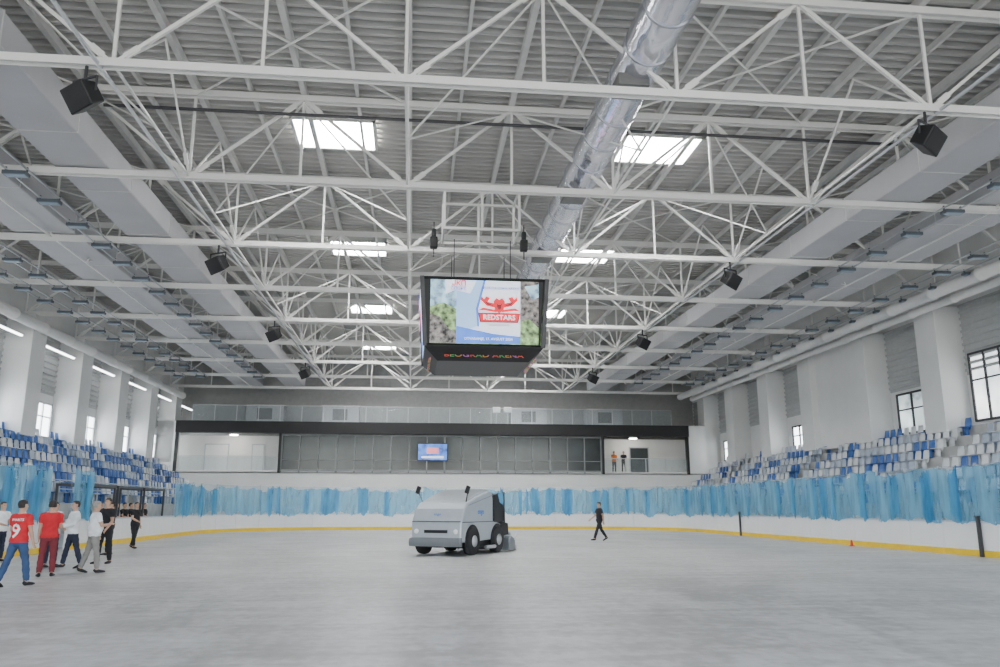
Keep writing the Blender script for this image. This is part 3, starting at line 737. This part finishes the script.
    bme=bpy.data.meshes.new_from_object(t.evaluated_get(bpy.context.evaluated_depsgraph_get()))
    bpy.data.objects.remove(t)
    nv=len(bme.vertices); co=np.empty(nv*3); bme.vertices.foreach_get('co',co); co=co.reshape(-1,3)
    no=np.empty(nv*3); bme.vertices.foreach_get('normal',no); no=no.reshape(-1,3)
    faces=[tuple(p.vertices) for p in bme.polygons]
    fc=np.array([co[list(f)].mean(axis=0) for f in faces])
    best=np.full(len(fc),1e9); lab=np.zeros(len(fc),int); tt=np.zeros(len(fc))
    for bi,(a,b,rr,l) in enumerate(bones):
        a=np.array(a);b=np.array(b); d=b-a; t_=np.clip(((fc-a)@d)/(d@d),0,1); dist=np.linalg.norm(fc-(a+t_[:,None]*d),axis=1)-rr
        k=dist<best; best[k]=dist[k]; lab[k]=bi; tt[k]=t_[k]
    names=np.array([b[3] for b in bones]); ln=names[lab]
    zmin=co[:,2].min(); S=H/1.75
    e=empty(name,loc,rz=math.radians(yaw),label=label,cat='person')
    if group: e['group']=group
    def mk(nm,mask,off,mat,lb=None):
        idx=np.nonzero(mask)[0]
        if len(idx)==0: return None
        used=sorted({v for i in idx for v in faces[i]}); mp={v:j for j,v in enumerate(used)}
        o_=off(co[used]) if callable(off) else off
        vv=co[used]+no[used]*(o_[:,None] if callable(off) else o_); vv=vv.copy(); vv[:,2]-=zmin; vv*=S
        mm=bpy.data.meshes.new(nm); mm.from_pydata(vv.tolist(),[],[tuple(mp[v] for v in faces[i]) for i in idx]); mm.materials.append(mat)
        mm.polygons.foreach_set('use_smooth',[True]*len(mm.polygons)); mm.update()
        o=bpy.data.objects.new(nm,mm); COL.objects.link(o); o.parent=e
        if lb: o['label']=lb
        return o
    mk('body',np.ones(len(faces),bool),0.0,SKIN)
    arm=np.zeros(len(faces),bool)
    for s in (-1,1):
        u=ln=='ua%d'%s; f=ln=='fa%d'%s
        arm|= (u if long else (u&(tt<.62)))
        if long: arm|=f&(tt<.93)
    tor=ln=='torso'
    wr=lambda c: .016+.006*np.sin(c[:,2]*38+c[:,0]*30)+.012*np.clip((1.15-c[:,2])/.25,0,1)
    legsm=np.zeros(len(faces),bool)
    for s in (-1,1): legsm|=(ln=='th%d'%s)|((ln=='sn%d'%s)&(tt<.97))
    sh_o=mk('shirt',((tor|legsm)&(fc[:,2]>.88))&(fc[:,2]<1.455)|arm,wr,cmat(*shirt))
    mk('trousers',legsm|(tor&(fc[:,2]<.96)),lambda c:.014+.004*np.sin(c[:,2]*45)+.010*np.clip((.5-c[:,2])/.4,0,1),cmat(*pants))
    ft=np.zeros(len(faces),bool)
    for s in (-1,1): ft|=ln=='foot%d'%s
    mk('shoes',ft,.007,shoe)
    hd=ln=='head'; inv=np.array(hm.inverted()); fh=fc.copy(); fh[:,1]+=math.tan(math.radians(lean))*(fc[:,2]-.93)
    fh=(inv[:3,:3]@fh.T).T+inv[:3,3]
    mk('hair',hd&((fh[:,2]>1.70)|((fh[:,1]>.015)&(fh[:,2]>1.585))|((fh[:,1]>-.045)&(fh[:,2]>1.665))),.011,hair)
    ey=MB()
    for s in (-1,1):
        c=hf(Vector((s*.03,-.091,1.645))); c.z-=zmin; ey.chain([(c.x-.011,c.y,c.z),(c.x,c.y-.003,c.z),(c.x+.011,c.y,c.z)],[.003,.008,.003],8)
    ey.v=[(a*S,b*S,c*S) for a,b,c in ey.v]; part('eyes',ey,EYE,e,world=False)
    lp=MB(); c=hf(Vector((0,-.088,1.572))); c.z-=zmin; lp.chain([(c.x-.024,c.y+.008,c.z),(c.x,c.y-.003,c.z),(c.x+.024,c.y+.008,c.z)],[.003,.007,.003],8)
    lp.v=[(a*S,b*S,c*S) for a,b,c in lp.v]; part('mouth',lp,LIP,e,world=False)
    if back and sh_o:
        bvh=BVHTree.FromPolygons([v.co[:] for v in sh_o.data.vertices],[tuple(p.vertices) for p in sh_o.data.polygons])
        for nm,tx,sz,z in back:
            o=text(nm,tx,sz,WTXT,e,(0,.5,z*S),rot=(math.pi/2,0,math.pi),extr=0,bold=.006 if sz>.1 else .001)
            for v in o.data.vertices:
                h=bvh.ray_cast(Vector((v.co.x,.6,v.co.z)),Vector((0,-1,0)))
                v.co.y=(h[0].y if h[0] else .14)+.008
    bpy.data.meshes.remove(bme)
    return e
NAVY=('navy',(.02,.025,.05)); WHT=('white',(.82,.83,.84)); REDC=('red',(.62,.02,.03)); BLK=('black',(.015,.015,.018)); JEAN=('denim',(.04,.08,.18)); BEI=('grey',(.26,.25,.23))
G='visitors standing by the rink boards'
person((-7.78,17.4,0),165,1.66,REDC,JEAN,label='man in red jersey with number 9 and jeans, seen from behind',arms=((5,9,15,0),(10,9,40,0)),legs=((12,8,5),(-14,8,8)),back=[('jersey_name','EPHARTS',.065,1.36),('jersey_number','9',.38,1.12)],group=G,vox=.009,shoe=BLACK,hyaw=-15)
person((-8.25,19.9,0),200,1.68,REDC,('darkred',(.20,.03,.04)),label='person in red shirt and dark red trousers standing in the group',arms=((15,5,70,20),(5,5,12,0)),group=G)
person((-9.5,23.1,0),60,1.66,WHT,NAVY,label='man in white shirt and dark trousers facing the group',arms=((15,6,70,25),(10,6,60,25)),legs=((3,8,2),(-3,8,2)),group=G)
person((-8.75,22.5,0),-50,1.68,WHT,NAVY,long=True,label='man in long-sleeved white shirt and dark trousers, hands clasped',arms=((18,8,60,30),(18,8,60,30)),legs=((10,10,2),(-12,10,4)),group=G,belly=.03)
person((-8.55,24.2,0),-20,1.78,BLK,BLK,label='tall man in black shirt and black trousers talking',arms=((8,6,50,20),(8,6,30,10)),legs=((4,6,2),(-4,6,2)),group=G)
person((-7.6,20.8,0),125,1.66,WHT,BEI,label='heavyset man in white shirt and grey trousers facing the group',arms=((20,8,80,25),(5,8,25,0)),legs=((8,9,3),(-12,9,5)),belly=.05,hair=HAIRG,group=G)
person((-10.4,32.4,0),60,1.70,BLK,BLK,label='person in black clothes walking beside the rink boards',arms=((15,8,50,20),(-10,8,20,0)),legs=((14,4,4),(-12,4,12)),group=G)
person((-11.9,25.4,0),60,1.68,WHT,NAVY,label='person in white shirt and dark trousers beside the boards',arms=((15,4,60,25),(15,4,60,25)),group=G)
person((-10.7,26.0,0),10,1.68,('pale',(.55,.62,.72)),NAVY,label='person in pale blue shirt standing behind the group',arms=((10,6,70,30),(10,6,70,30)),group=G)
person((-9.9,28.4,0),-60,1.70,BLK,BLK,label='person in black jacket near the open board gate',arms=((10,6,40,10),(10,6,40,10)),long=True,group=G)
for k,(x,y,ya,c) in enumerate(((-12.98,34.6,90,BLK),(-12.98,35.9,60,NAVY),(-13.0,37.8,90,NAVY),(-12.98,38.8,70,BLK),(-13.0,39.7,100,BLK),(-13.0,41.6,80,BLK))):
    person((x,y,0),ya,1.72,c,BLK,label='person in dark clothes standing in the team bench',arms=((20,6,60,20),(10,6,40,10)),group=G,vox=.016)
person((8.72,37.7,0),-80,1.78,BLK,BLK,label='man in black T-shirt and trousers walking across the rink',arms=((25,6,25,0),(-18,8,15,0)),legs=((-20,2,16),(24,2,4)),vox=.012)
for x,c,yw in ((16.3,('orange',(.75,.20,.03)),10),(17.1,BLK,-20)):
    person((x,64.6,F0+.12),yw,1.72,c,BLK,label='spectator standing at the balcony rail',arms=((20,8,60,10),(10,8,60,10)),group='spectators on the balcony',vox=.018)

e=empty('marker_cone',(17.65,31.6,0),label='tiny red marker cone on the floor beside the boards',cat='cone')
part('cone',MB().revolve([(.07,.02),(.06,.04),(.03,.24),(.015,.25)],(17.65,31.6,0),'z',16),RED,e,smooth=True)
part('cone_base',MB().box((17.65,31.6,.012),(.18,.18,.024)),RED,e)
for y in (24.4,43.5):
    obj('gate_post',MB().box((17.94,y,.62),(.08,.12,1.24)).box((17.92,y,1.25),(.12,.16,.04)),DARK,loc=(17.94,y,0),label='slim dark gate post in the rink boards',cat='post',group='gate posts')

# ---------------- light ----------------
w=bpy.data.worlds.new('World'); scene.world=w; w.use_nodes=True; nt=w.node_tree
bg=nt.nodes['Background']; sky=nt.nodes.new('ShaderNodeTexSky'); sky.sky_type='NISHITA'; sky.sun_disc=False; sky.sun_elevation=math.radians(50)
mixc=nt.nodes.new('ShaderNodeMix'); mixc.data_type='RGBA'; mixc.inputs['Factor'].default_value=.85
nt.links.new(sky.outputs['Color'],mixc.inputs['A']); mixc.inputs['B'].default_value=(1,.985,.96,1)
nt.links.new(mixc.outputs['Result'],bg.inputs['Color']); bg.inputs['Strength'].default_value=3.1

# ---------------- camera ----------------
cam=bpy.data.cameras.new('cam'); cam.lens=28.8; cam.sensor_width=36; cam.clip_end=300
co=bpy.data.objects.new('camera',cam); COL.objects.link(co); co.location=(0,0,1.54)
a=math.radians(6.13); p=math.radians(12.24)
d=Vector((math.sin(a)*math.cos(p),math.cos(a)*math.cos(p),math.sin(p)))
co.rotation_euler=d.to_track_quat('-Z','Y').to_euler()
scene.camera=co
